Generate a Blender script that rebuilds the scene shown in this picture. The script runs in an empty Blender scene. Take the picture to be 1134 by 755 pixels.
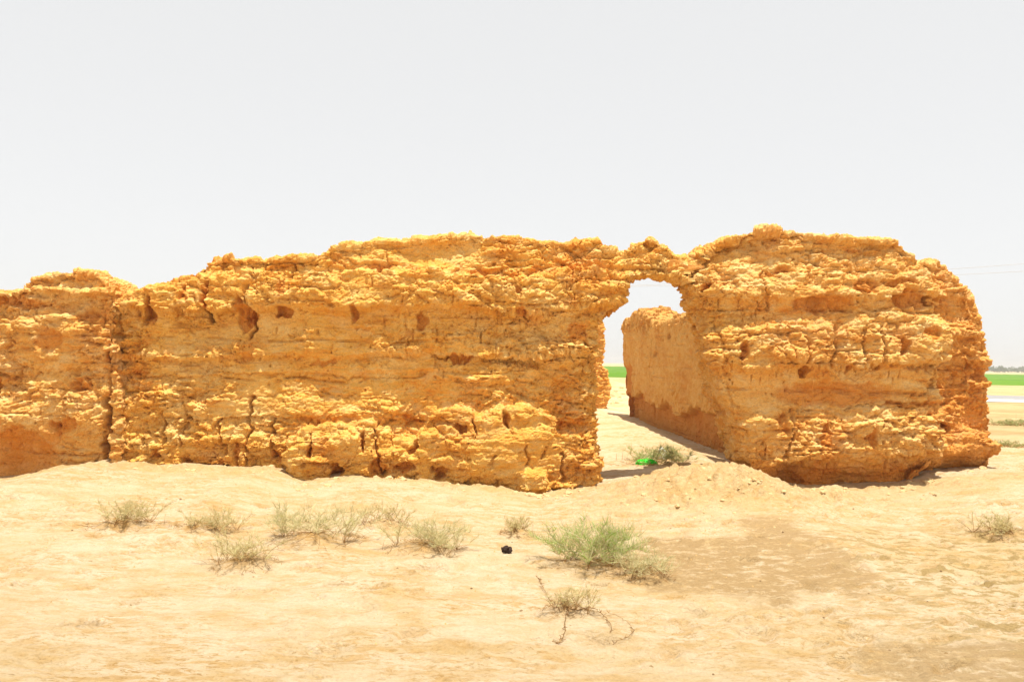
import bpy, bmesh, math, random
import numpy as np
from mathutils import Vector, Matrix

random.seed(7)
RNG = np.random.default_rng(11)
SC = bpy.context.scene
HAZE = 0.0007
COL = SC.collection

# ------------------------------------------------------------------ camera model
W0, H0 = 1134.0, 755.0
F = W0 * 28.0 / 36.0
ROLL = math.radians(1.17)
SH = 21.5
EYE = 1.6
RT = np.array([math.cos(ROLL), 0, math.sin(ROLL)])
UP = np.array([-math.sin(ROLL), 0, math.cos(ROLL)])

def at(px, py, D):
    """point of the photograph's pixel on the frontal plane y = D -> (x, z)"""
    a = (px - 567.0) / F
    b = (377.5 - py + SH) / F
    return ((a * RT[0] + b * UP[0]) * D, EYE + (a * RT[2] + b * UP[2]) * D)

cam = bpy.data.cameras.new('camera')
cam.lens = 28; cam.sensor_width = 36; cam.shift_y = SH / W0
cam.clip_start = 0.05; cam.clip_end = 20000
co = bpy.data.objects.new('camera', cam); COL.objects.link(co)
co.matrix_world = Matrix(((RT[0], UP[0], 0, 0), (0, 0, -1, 0), (RT[2], UP[2], 0, EYE), (0, 0, 0, 1)))
SC.camera = co

# ------------------------------------------------------------------ noise (numpy)
def _hash(ix, iy, iz, seed):
    h = (ix.astype(np.uint32) * np.uint32(374761393) + iy.astype(np.uint32) * np.uint32(668265263)
         + iz.astype(np.uint32) * np.uint32(2147483647) + np.uint32(seed * 974634777 & 0xffffffff))
    h = (h ^ (h >> np.uint32(13))) * np.uint32(1274126177)
    h = (h ^ (h >> np.uint32(16))) * np.uint32(2246822519)
    return h ^ (h >> np.uint32(15))

_G = RNG.normal(size=(256, 3)); _G /= np.linalg.norm(_G, axis=1)[:, None]; _G = _G.astype(np.float32)

def perlin(p, seed=0):
    i = np.floor(p).astype(np.int64); f = (p - i).astype(np.float32)
    u = f * f * f * (f * (f * 6 - 15) + 10)
    out = np.zeros(len(p), np.float32)
    for dx in (0, 1):
        wx = u[:, 0] if dx else 1 - u[:, 0]
        for dy in (0, 1):
            wy = u[:, 1] if dy else 1 - u[:, 1]
            for dz in (0, 1):
                wz = u[:, 2] if dz else 1 - u[:, 2]
                g = _G[_hash(i[:, 0] + dx, i[:, 1] + dy, i[:, 2] + dz, seed) & np.uint32(255)]
                out += wx * wy * wz * (g[:, 0] * (f[:, 0] - dx) + g[:, 1] * (f[:, 1] - dy) + g[:, 2] * (f[:, 2] - dz))
    return out * 1.6

def fbm(p, octv=4, seed=0, gain=0.5, ridged=False):
    out = 0; a = 1.0; s = 0
    for o in range(octv):
        n = perlin(p * (2.03 ** o) + o * 17.3, seed + o)
        out = out + a * ((1 - 2 * np.abs(n)) if ridged else n); s += a; a *= gain
    return out / s

def worley(p, seed=0, ids=False):
    i = np.floor(p).astype(np.int64); f = (p - i).astype(np.float32)
    f1 = np.full(len(p), 9, np.float32); f2 = f1.copy(); cid = np.zeros(len(p), np.uint32)
    for dx in (-1, 0, 1):
        for dy in (-1, 0, 1):
            for dz in (-1, 0, 1):
                h = _hash(i[:, 0] + dx, i[:, 1] + dy, i[:, 2] + dz, seed)
                jx = (h & np.uint32(1023)).astype(np.float32) / 1023
                jy = ((h >> np.uint32(10)) & np.uint32(1023)).astype(np.float32) / 1023
                jz = ((h >> np.uint32(20)) & np.uint32(1023)).astype(np.float32) / 1023
                d = np.sqrt((dx + jx - f[:, 0]) ** 2 + (dy + jy - f[:, 1]) ** 2 + (dz + jz - f[:, 2]) ** 2)
                m = d < f1
                f2 = np.where(m, f1, np.minimum(f2, d)); cid = np.where(m, h, cid); f1 = np.where(m, d, f1)
    return (f1, f2, cid) if ids else (f1, f2)

def sstep(a, b, x):
    t = np.clip((x - a) / (b - a), 0, 1)
    return t * t * (3 - 2 * t)

# ------------------------------------------------------------------ materials
def new_mat(name):
    m = bpy.data.materials.new(name); m.use_nodes = True
    nt = m.node_tree
    b = nt.nodes['Principled BSDF']
    b.inputs['Roughness'].default_value = 0.95
    b.inputs['Specular IOR Level'].default_value = 0.15
    return m, nt, b

def n_noise(nt, vec, scale, detail=6, rough=0.6, dist=0.0):
    n = nt.nodes.new('ShaderNodeTexNoise')
    n.inputs['Scale'].default_value = scale; n.inputs['Detail'].default_value = detail
    n.inputs['Roughness'].default_value = rough; n.inputs['Distortion'].default_value = dist
    nt.links.new(vec, n.inputs['Vector'])
    return n.outputs['Fac']

def n_ramp(nt, fac, stops):
    r = nt.nodes.new('ShaderNodeValToRGB')
    e = r.color_ramp.elements
    while len(e) < len(stops): e.new(0.5)
    for k, (p, c) in enumerate(stops):
        e[k].position = p; e[k].color = (c[0], c[1], c[2], 1)
    nt.links.new(fac, r.inputs['Fac'])
    return r.outputs['Color']

def n_mix(nt, fac, a, b, mode='MIX'):
    m = nt.nodes.new('ShaderNodeMix'); m.data_type = 'RGBA'; m.blend_type = mode
    for v, s in ((fac, 0), (a, 6), (b, 7)):
        if isinstance(v, (int, float)): m.inputs[s].default_value = v
        elif isinstance(v, tuple): m.inputs[s].default_value = (*v, 1)
        else: nt.links.new(v, m.inputs[s])
    return m.outputs[2]

def n_map(nt, scale=(1, 1, 1), attr=None):
    if attr:
        a = nt.nodes.new('ShaderNodeAttribute'); a.attribute_name = attr; out = a.outputs['Vector']
    else:
        a = nt.nodes.new('ShaderNodeTexCoord'); out = a.outputs['Object']
    mp = nt.nodes.new('ShaderNodeMapping'); mp.inputs['Scale'].default_value = scale
    nt.links.new(out, mp.inputs['Vector'])
    return mp.outputs['Vector']

def n_math(nt, op, a, b, clamp=False):
    m = nt.nodes.new('ShaderNodeMath'); m.operation = op; m.use_clamp = clamp
    for k, v in enumerate((a, b)):
        if isinstance(v, (int, float)): m.inputs[k].default_value = v
        else: nt.links.new(v, m.inputs[k])
    return m.outputs[0]

def n_bump(nt, b, height, dist, strength=1.0):
    bp = nt.nodes.new('ShaderNodeBump'); bp.inputs['Distance'].default_value = dist
    bp.inputs['Strength'].default_value = strength
    nt.links.new(height, bp.inputs['Height']); nt.links.new(bp.outputs['Normal'], b.inputs['Normal'])

def mud_material(name, light=(0.87, 0.62, 0.265), mid=(0.82, 0.445, 0.092), red=(0.70, 0.262, 0.042)):
    m, nt, b = new_mat(name)
    v = n_map(nt)
    big = n_noise(nt, v, 0.9, 5, 0.6, 0.4)
    med = n_noise(nt, n_map(nt, (1, 1, 2.2)), 3.5, 7, 0.65, 0.5)
    fine = n_noise(nt, v, 38, 5, 0.7)
    c1 = n_ramp(nt, med, [(0.30, red), (0.47, mid), (0.66, light)])
    c2 = n_ramp(nt, big, [(0.32, red), (0.50, mid), (0.68, light)])
    c = n_mix(nt, 0.45, c1, c2)
    tn = nt.nodes.new('ShaderNodeAttribute'); tn.attribute_name = 'tone'
    c = n_mix(nt, n_math(nt, 'MULTIPLY', tn.outputs['Fac'], 0.55, True), c, n_mix(nt, 0.45, n_ramp(nt, med, [(0.30, (0.69, 0.275, 0.085)), (0.47, (0.79, 0.435, 0.165)), (0.66, (0.86, 0.62, 0.335))]), c))
    # redder bare mud in patches and holes, plus shade painted at feet and flank
    at_ = nt.nodes.new('ShaderNodeAttribute'); at_.attribute_name = 'core_shade'
    c = n_mix(nt, n_math(nt, 'MULTIPLY', at_.outputs['Fac'], 0.9, True), c, red)
    sp = n_ramp(nt, fine, [(0.30, (0.82, 0.79, 0.74)), (0.5, (1, 1, 1)), (0.75, (1.06, 1.06, 1.08))])
    c = n_mix(nt, 0.8, c, sp, 'MULTIPLY')
    # straw flecks, and the dark of small pits painted into the colour
    pit = n_noise(nt, n_map(nt, (1, 1, 1.6)), 75, 2, 0.5)
    c = n_mix(nt, n_ramp(nt, pit, [(0.64, (0, 0, 0)), (0.70, (0.8, 0.8, 0.8))]), c, (0.48, 0.20, 0.04))
    nt.links.new(c, b.inputs['Base Color'])
    hb = n_math(nt, 'ADD', n_noise(nt, v, 26, 9, 0.72), n_math(nt, 'MULTIPLY', n_noise(nt, n_map(nt, (1, 1, 0.4)), 55, 5, 0.7), 0.5))
    n_bump(nt, b, hb, 0.042, 0.85)
    return m

MUD = mud_material('mud_brick')
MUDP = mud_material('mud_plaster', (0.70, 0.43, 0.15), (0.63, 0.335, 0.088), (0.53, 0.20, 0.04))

def simple_mat(name, col, rough=0.9, var=0.25, scale=30):
    m, nt, b = new_mat(name)
    b.inputs['Roughness'].default_value = rough
    f = n_noise(nt, n_map(nt), scale, 4, 0.6)
    lo = tuple(c * (1 - var) for c in col); hi = tuple(min(1, c * (1 + var)) for c in col)
    nt.links.new(n_ramp(nt, f, [(0.3, lo), (0.7, hi)]), b.inputs['Base Color'])
    return m

def blade_mat(name, cols):
    m, nt, b = new_mat(name)
    a = nt.nodes.new('ShaderNodeAttribute'); a.attribute_name = 'tint'
    n = len(cols)
    nt.links.new(n_ramp(nt, a.outputs['Fac'], [(k / (n - 1), c) for k, c in enumerate(cols)]), b.inputs['Base Color'])
    b.inputs['Roughness'].default_value = 0.75
    tr = nt.nodes.new('ShaderNodeBsdfTranslucent'); mx = nt.nodes.new('ShaderNodeMixShader'); mx.inputs[0].default_value = 0.4
    nt.links.new(b.inputs['Base Color'].links[0].from_socket, tr.inputs['Color'])
    nt.links.new(b.outputs[0], mx.inputs[1]); nt.links.new(tr.outputs[0], mx.inputs[2])
    nt.links.new(mx.outputs[0], nt.nodes['Material Output'].inputs['Surface'])
    return m

# ------------------------------------------------------------------ object helpers
def link(name, me, mat=None, parent=None):
    o = bpy.data.objects.new(name, me); COL.objects.link(o)
    if mat: me.materials.append(mat)
    if parent: o.parent = parent
    return o

def tag(o, label=None, cat=None, group=None, kind=None):
    for k, v in (('label', label), ('category', cat), ('group', group), ('kind', kind)):
        if v: o[k] = v
    return o

def empty(name, loc=(0, 0, 0), rz=0):
    o = bpy.data.objects.new(name, None); COL.objects.link(o)
    o.location = loc; o.rotation_euler = (0, 0, rz); o.empty_display_size = 0.2
    return o

def mesh_np(name, v, quads, smooth=True):
    me = bpy.data.meshes.new(name)
    v = np.asarray(v, np.float32); q = np.asarray(quads, np.int32)
    me.vertices.add(len(v)); me.vertices.foreach_set('co', v.ravel())
    k = q.shape[1]
    me.loops.add(q.size); me.loops.foreach_set('vertex_index', q.ravel())
    me.polygons.add(len(q)); me.polygons.foreach_set('loop_start', np.arange(0, q.size, k, dtype=np.int32))
    me.polygons.foreach_set('use_smooth', np.full(len(q), smooth))
    me.update(); me.validate()
    return me

def poly_prism(bm, pts, y0, y1, batter=None):
    """closed prism from an (x, z) outline between two depths"""
    n = len(pts)
    a = [bm.verts.new((x, y0, z)) for x, z in pts]
    b = [bm.verts.new((x, y1, z)) for x, z in pts]
    bm.faces.new(a); bm.faces.new(b[::-1])
    for i in range(n):
        j = (i + 1) % n
        bm.faces.new((a[j], a[i], b[i], b[j]))

def solid(bm, voxel, smooth_it, voxel2=None, smooth2=2):
    """union the overlapping solids with a voxel remesh, soften, and give numpy arrays"""
    bmesh.ops.triangulate(bm, faces=bm.faces[:])
    bmesh.ops.recalc_face_normals(bm, faces=bm.faces[:])
    me = bpy.data.meshes.new('tmp'); bm.to_mesh(me); bm.free()
    o = bpy.data.objects.new('tmp', me); COL.objects.link(o)
    def mod_remesh(v):
        r = o.modifiers.new('r', 'REMESH'); r.mode = 'VOXEL'; r.voxel_size = v
    def mod_smooth(i):
        if i:
            s = o.modifiers.new('s', 'SMOOTH'); s.factor = 0.5; s.iterations = i
    mod_remesh(voxel); mod_smooth(smooth_it)
    if voxel2: mod_remesh(voxel2); mod_smooth(smooth2)
    dg = bpy.context.evaluated_depsgraph_get()
    ev = o.evaluated_get(dg); m2 = bpy.data.meshes.new_from_object(ev)
    v = np.empty(len(m2.vertices) * 3, np.float32); m2.vertices.foreach_get('co', v); v = v.reshape(-1, 3)
    nl = len(m2.loops); q = np.empty(nl, np.int32); m2.loops.foreach_get('vertex_index', q)
    assert nl == 4 * len(m2.polygons), 'quads expected'
    q = q.reshape(-1, 4)
    bpy.data.objects.remove(o); bpy.data.meshes.remove(me); bpy.data.meshes.remove(m2)
    return v, q

def normals(v, q):
    a = v[q[:, 2]] - v[q[:, 0]]; b = v[q[:, 3]] - v[q[:, 1]]
    fn = np.cross(a, b)
    n = np.zeros_like(v)
    for k in range(4): np.add.at(n, q[:, k], fn)
    return n / np.maximum(np.linalg.norm(n, axis=1), 1e-9)[:, None]

def P(pts, D):
    return [at(x, y, D) for x, y in pts]

# ------------------------------------------------------------------ erosion of mud walls
def px_of(v):
    """frontal picture coordinates of points, used only to lay out the ledges traced at the wall's own plane"""
    D = 10.4
    X = v[:, 0] / D; Z = (v[:, 2] - EYE) / D
    a = X * RT[0] + Z * RT[2]; b = X * UP[0] + Z * UP[2]
    return 567 + a * F, 377.5 + SH - b * F

def erode(v, q, ledges, pockets, cracks, rough, seed, yfront, big=0.10, core_shade_extra=None, patches=False):
    """ledges(px,py)->m ; rough(px,py)->0..1 ; pockets (px,py,rx,ry,depth)"""
    n = normals(v, q)
    p = v.astype(np.float64)
    warp = np.stack([fbm(p * 1.7 + 31, 3, seed + 50), fbm(p * 1.7 + 57, 3, seed + 60), fbm(p * 1.7 + 91, 3, seed + 70)], 1)
    pw = p + warp * 0.16
    # 1: big erosion
    d = big * fbm(p * 0.8, 3, seed) * 1.3
    X, Y = px_of(pw)
    X0, Y0 = px_of(p)
    front = sstep(yfront + 0.75, yfront + 0.35, p[:, 1])
    side = np.clip(1 - np.abs(n[:, 2]), 0, 1)
    Yw = Y0 + 6.0 * fbm(np.stack([p[:, 0] * 0.9, p[:, 1] * 0.9, p[:, 2] * 0.25], 1), 3, seed + 5) * 2 + 2.5 * perlin(p * 4.5, seed + 6)
    lm = 0.85 + 1.0 * fbm(p * 1.3, 2, seed + 9)
    L = ledges(X0, Yw)
    d += side * front * L * np.clip(lm, 0.15, 1.5)
    v = v + n * d[:, None]
    # 2: clods
    n2 = normals(v, q); n2 = 0.6 * n2 + 0.4 * n; n2 /= np.linalg.norm(n2, axis=1)[:, None]
    r = rough(X0, Yw).astype(np.float32) * front + (1 - front) * 0.7
    r = np.clip(r + 1.0 * fbm(p * 1.2, 4, seed + 12), 0.20, 1.2)
    pc = p + warp * 0.10
    f1, f2, cid = worley(pc * np.array([2.2, 2.2, 5.6]), seed + 20, True)
    cell = (cid & np.uint32(255)).astype(np.float32) / 255 - 0.5
    e = np.clip((f2 - f1) * 2.2, 0, 1)
    rr2 = sstep(0.25, 0.9, r)
    d2 = r * 0.055 * cell + rr2 * 0.034 * (sstep(0, 0.45, e) - 0.75)
    pc2 = p + warp * 0.06 + 0.03 * np.stack([perlin(p * 7, seed + 1), perlin(p * 7 + 9, seed + 2), perlin(p * 7 + 19, seed + 3)], 1)
    f1, f2, cid = worley(pc2 * np.array([5.2, 5.2, 10.5]), seed + 24, True)
    cell = (cid & np.uint32(255)).astype(np.float32) / 255 - 0.5
    e = np.clip((f2 - f1) * 2.2, 0, 1)
    d2 += r * (0.058 * cell + 0.018 * (sstep(0, 0.4, e) - 0.7))
    f1, f2, cid = worley(pc2 * np.array([13., 13., 21.]), seed + 28, True)
    cell = (cid & np.uint32(255)).astype(np.float32) / 255 - 0.5
    d2 += (0.30 + 0.70 * r) * 0.027 * (cell + 0.35 * sstep(0, 0.25, f2 - f1) - .2)
    lam = fbm(p * np.array([1.6, 1.6, 9.5]) + warp * 0.5, 4, seed + 33, 0.6)
    d2 += (0.12 + 0.6 * r) * side * 0.050 * np.clip(lam * 1.6, -0.6, 0.6)
    if patches: 
        for gx_, gy_, sx_, sy_, am in PATCH: d2 += front * 0.055 * am * np.exp(-(((X0 - gx_) / sx_) ** 2 + ((Yw - gy_) / sy_) ** 2)) * (0.5 + 1.2 * np.clip(cell + 0.3, 0, 1))
    d2 += r * 0.05 * fbm(p * np.array([4.2, 4.2, 6.0]), 4, seed + 30, 0.55)
    d2 += (0.25 + 0.75 * r) * 0.024 * fbm(p * 20, 3, seed + 36, 0.6)
    # courses of brick: joints every ~0.17 m, seen where the face is smooth
    hz = p[:, 2] + 0.025 * fbm(p * 1.6, 2, seed + 40) * 2
    for H, A, WD in ((0.172, 0.016, 0.013), (0.516, 0.028, 0.018)):
        t = np.abs((hz / H) % 1 - 0.5) * H
        d2 -= side * A * np.exp(-(t / WD) ** 2) * sstep(0.0, 0.25, 0.12 + fbm(p * np.array([1.5, 1.5, 5]), 2, seed + 42))
    row = np.floor(hz / 0.172 + 0.5)
    ph = (np.sin(row * 12.9898) * 43758.5453) % 1
    LW = 0.29 + 0.10 * ((np.sin(row * 78.233) * 12543.123) % 1)
    u = (p[:, 0] * np.abs(n[:, 1]) + p[:, 1] * np.abs(n[:, 0])) / LW + ph + 0.25 * perlin(p * 2.2, seed + 44)
    t = np.abs(u % 1 - 0.5) * LW
    vm = sstep(0.02, 0.35, fbm(p * 1.4 + 7, 2, seed + 45) + 0.15 * r)
    bu = np.floor(u - 0.5)
    bh = (np.sin(row * 41.17 + bu * 289.3 + seed) * 15731.743) % 1
    jh = (np.sin(row * 17.17 + np.floor(u) * 91.3 + seed) * 9731.743) % 1
    d2 -= side * 0.045 * np.exp(-(t / 0.012) ** 2) * vm * (jh > 0.45) * (0.4 + jh * 0.6)
    ed = np.minimum(sstep(0, 0.03, t), sstep(0, 0.025, np.abs((hz / 0.172) % 1 - 0.5) * 0.172))
    d2 += side * 0.078 * (bh - 0.55) * ed * np.clip(0.25 + 0.9 * fbm(p * 0.9 + 3, 2, seed + 49), 0, 0.8)
    f1, f2, cid = worley(p * np.array([34., 34., 40.]) + 0.3 * warp, seed + 29, True)
    d2 += (0.35 + 0.65 * r) * 0.008 * ((cid & np.uint32(255)).astype(np.float32) / 255 - 0.5)
    f1, f2, cid = worley(p * np.array([11., 11., 12.]) + 3.0 * warp, seed + 31, True)
    on = ((cid >> np.uint32(4)) & np.uint32(15)) < 4
    d2 -= np.where(on, side * 0.034 * (1 - sstep(0.10, 0.30, f1)), 0)
    # holes and slots
    core_shade = np.zeros(len(p), np.float32)
    wx, wy = X, Y
    jx = 6 * perlin(p * 6, seed + 47) + 3 * perlin(p * 15, seed + 53); jy = 5 * perlin(p * 6 + 5, seed + 48) + 3 * perlin(p * 15 + 8, seed + 54)
    bx = 0.3 * wx + 0.7 * X0 + jx; by = 0.3 * wy + 0.7 * Y0 + jy
    for (x, y, rx, ry, dep) in pockets:
        g = ((bx - x) / rx) ** 2 + ((by - y) / ry) ** 2
        k = 1 - sstep(0.5, 1.35, g)
        d2 -= front * side * dep * k * 0.7 * (0.75 + 0.7 * perlin(p * 5, seed + 52))
        core_shade = np.maximum(core_shade, k * front * 0.8)
    for pts, wdt, dep in cracks:
        best = np.full(len(p), 1e9)
        for (xa, ya), (xb, yb) in zip(pts[:-1], pts[1:]):
            dx, dy = xb - xa, yb - ya
            tt = np.clip(((bx - xa) * dx + (by - ya) * dy) / (dx * dx + dy * dy), 0, 1)
            best = np.minimum(best, np.hypot(bx - xa - tt * dx, by - ya - tt * dy))
        d2 -= front * dep * np.exp(-(best / wdt) ** 2)
    # scattered pits
    f1, f2, cid = worley(pw * np.array([3.1, 3.1, 3.6]), seed + 60, True)
    on = ((cid >> np.uint32(3)) & np.uint32(7)) == 0
    sz = 0.10 + 0.14 * ((cid & np.uint32(255)).astype(np.float32) / 255)
    d2 -= np.where(on, side * 0.07 * (1 - sstep(0.55, 1.0, f1 / sz)), 0)
    if core_shade_extra is not None: core_shade = np.maximum(core_shade, core_shade_extra(X0, Y0, p))
    v = v + n2 * d2[:, None]
    core_shade = np.clip(core_shade + 0.5 * sstep(0.2, 0.6, fbm(p * 1.9 + 40, 3, seed + 66)), 0, 1)
    return v, core_shade

def interp_prof(tab):
    ys = np.array([t[0] for t in tab], float); ds = np.array([t[1] for t in tab], float)
    return lambda y: np.interp(y, ys, ds)

def wall_mesh(name, v, q, core_shade, mat, parent=None, sel=None, tone=0.0):
    if sel is not None:
        q = q[sel]
        used, inv = np.unique(q, return_inverse=True)
        v = v[used]; core_shade = core_shade[used]; q = inv.reshape(-1, 4)
    me = mesh_np(name, v, q, False)
    a = me.attributes.new('core_shade', 'FLOAT', 'POINT'); a.data.foreach_set('value', core_shade.astype(np.float32))
    a = me.attributes.new('tone', 'FLOAT', 'POINT'); a.data.foreach_set('value', (tone(v) if callable(tone) else np.full(len(v), tone)).astype(np.float32))
    return link(name, me, mat, parent)

# ------------------------------------------------------------------ ground height
base_px = [(-400, 545, 10.2), (0, 530, 10.2), (60, 521, 10.3), (122, 507, 10.4), (165, 511, 10.4), (210, 515, 10.4), (310, 518, 10.4),
           (345, 530, 10.2), (430, 528, 10.2), (520, 534, 10.2), (590, 543, 10.15), (660, 537, 10.3), (720, 533, 10.2), (812, 529, 10.2),
           (870, 541, 10.1), (930, 543, 10.05), (990, 537, 10.2), (1046, 529, 10.3), (1105, 520, 10.6), (1300, 520, 10.8)]
_bx, _bz = [], []
for px, py, D in base_px:
    x, z = at(px, py, D); _bx.append(x); _bz.append(z)
_bx, _bz = np.array(_bx), np.array(_bz)

def ground_h(x, y, detail=True):
    x = np.asarray(x, float); y = np.asarray(y, float)
    bz = np.interp(x, _bx, _bz)
    near = sstep(4.5, 9.9, y)
    far = 1 - sstep(14, 34, y)
    h = bz * near * far + 0.13 * (1 - far) * (1 - sstep(34, 42, y))
    # scour along the foot, drift in front of it
    h = h + 0.27 * np.exp(-(((x - 2.30) / 0.95) ** 2 + ((y - 9.45) / 0.62) ** 2)) * 1.0
    h = h + 0.05 * np.exp(-(((x - 2.9) / 0.7) ** 2 + ((y - 8.6) / 0.6) ** 2))
    for bxp, byp, r, a in shrub_mounds:
        h = h + a * np.exp(-(((x - bxp) / r) ** 2 + ((y - byp) / (r * 0.8)) ** 2))
    h = h + 0.78 * np.exp(-(((x - 3.4) / 2.6) ** 2 + ((y - 33.0) / 2.6) ** 2))
    return h

shrub_mounds = []

def hit(px, py, lo=3.0, hi=60.0):
    """where the pixel's ray meets the ground"""
    for D in np.concatenate([np.arange(lo, 14, 0.02), np.arange(14, hi, 0.1)]):
        x, z = at(px, py, D)
        if z <= float(ground_h(x, D)): return x, D, z
    x, z = at(px, py, hi)
    return x, hi, z

# shrubs: (px, py of the foot, width px, height px, kind)
SHRUBS = [
    (137, 584, 58, 34, 'dry', 'low dry grey-green shrub on the sand at far left, nearest the cracked wall end'),
    (228, 588, 52, 28, 'dry', 'faint straw-coloured shrub half buried in sand, second from the left'),
    (270, 628, 56, 40, 'dry', 'sprawling dry shrub with bare brown twigs, lowest in the left cluster'),
    (345, 602, 84, 46, 'sage', 'widest grey-green shrub in the left cluster below the wall base'),
    (424, 583, 40, 24, 'dry', 'small pale dry shrub just right of the widest grey-green one'),
    (470, 612, 62, 44, 'sage', 'ashen grey shrub alone on the sand left of the black lump'),
    (576, 592, 34, 20, 'dry', 'tiny pale shrub behind the black lump'),
    (674, 630, 100, 70, 'green', 'large bright green shrub in front of the arch'),
    (714, 640, 46, 34, 'sage', 'grey-green sprawling shrub touching the right side of the large green shrub'),
    (629, 678, 40, 30, 'dry', 'small tuft with long creeping runners in the foreground sand'),
    (1112, 592, 46, 24, 'dry', 'rounded straw-coloured shrub lying on sand near the right edge of the photo'),
    (722, 512, 62, 28, 'olive', 'thin yellow-green shrub growing inside the arch beside the litter'),
    (1124, 494, 30, 9, 'olive', 'low olive shrub on the sand right of the rear wall stub'),
    (1128, 471, 46, 9, 'olive', 'flat olive scrub patch nearest the road at right'),
]
SHP = []
for s in SHRUBS:
    x, D, z = hit(s[0], s[1]); SHP.append((x, D, s))
shrub_mounds = [(x, D, 0.5 * s[2] / F * D * 0.9, 0.07 if D < 12 else 0.0) for x, D, s in SHP]

# ------------------------------------------------------------------ the front ruin: wall, arch, tower
LED_MAIN = interp_prof([(240, -.20), (258, -.17), (285, -.09), (299, -.05), (303, .09), (325, .16), (341, .15), (347, -.08), (372, -.03), (393, .06), (399, -.05),
                        (412, .015), (417, -.02), (440, .0), (462, .035), (469, -.01), (485, .06), (508, .06), (530, .0), (560, 0)])
LED_LEFT = interp_prof([(280, -.20), (320, -.05), (328, .12), (334, -.05), (345, -.08), (356, .06), (380, .08), (405, .03), (415, -.05), (440, .04), (462, .07), (474, .03),
                        (485, -.10), (510, -.13), (540, -.12)])
LED_TOW = interp_prof([(240, -.38), (256, -.30), (262, -.26), (290, -.12), (318, .04), (326, .05), (333, -.09), (350, -.07), (362, .08), (385, .10), (401, .11), (407, -.04), (430, -.08),
                       (452, -.02), (463, .07), (490, .10), (505, .09), (513, -.12), (528, -.30), (550, -.36)])

def ledges(X, Y):
    wt = sstep(745, 800, X); wl = 1 - sstep(120, 136, X)
    # the smooth hollow in the middle of the main wall
    hollow = -0.05 * np.exp(-(((X - 390) / 120) ** 2 + ((Y - 400) / 50) ** 2)) - 0.05 * np.exp(-(((X - 490) / 55) ** 2 + ((Y - 283) / 16) ** 2))
    return (LED_MAIN(Y) + hollow) * (1 - wt) * (1 - wl) + LED_TOW(Y) * wt + LED_LEFT(Y) * wl

# clods of weathered mud still clinging to the smooth middle of the wall
PATCH = [(605, 388, 34, 13, .7), (455, 387, 26, 12, .7), (215, 352, 24, 10, .6), (265, 387, 42, 9, .6), (500, 373, 40, 10, .6), (590, 346, 50, 10, .5), (360, 432, 22, 7, .5), (150, 385, 18, 34, .5),
         (175, 440, 34, 14, .5), (520, 420, 60, 10, .4), (240, 430, 26, 9, .45), (420, 455, 34, 8, .5), (330, 372, 26, 7, .4), (640, 420, 18, 40, .5), (560, 440, 40, 8, .4), (400, 405, 30, 6, .35)]
def rough(X, Y):
    top = 1 - sstep(335, 352, Y); bot = sstep(452, 470, Y)
    mid_smooth = np.exp(-(((X - 380) / 150) ** 4)) 
    r = np.maximum(top, bot) * 0.85 + (1 - np.maximum(top, bot)) * (0.62 - 0.34 * mid_smooth)
    r = r - 0.8 * np.exp(-(((X - 570) / 55) ** 4 + ((Y - 492) / 28) ** 4)) - 0.5 * np.exp(-(((X - 490) / 55) ** 4 + ((Y - 283) / 15) ** 4))
    for gx_, gy_, sx_, sy_, am in PATCH:
        r = r + am * np.exp(-(((X - gx_) / sx_) ** 2 + ((Y - gy_) / sy_) ** 2))
    r = r + 0.30 * sstep(590, 640, X)
    wt = sstep(760, 800, X)
    rt = 0.75 - 0.55 * np.exp(-(((X - 900) / 110) ** 4 + ((Y - 432) / 24) ** 4)) - 0.45 * sstep(508, 520, Y)
    wl = 1 - sstep(120, 136, X)
    rl = 0.7 - 0.6 * np.exp(-(((X - 25) / 45) ** 4 + ((Y - 505) / 28) ** 4))
    return r * (1 - wt) * (1 - wl) + rt * wt + rl * wl

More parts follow.
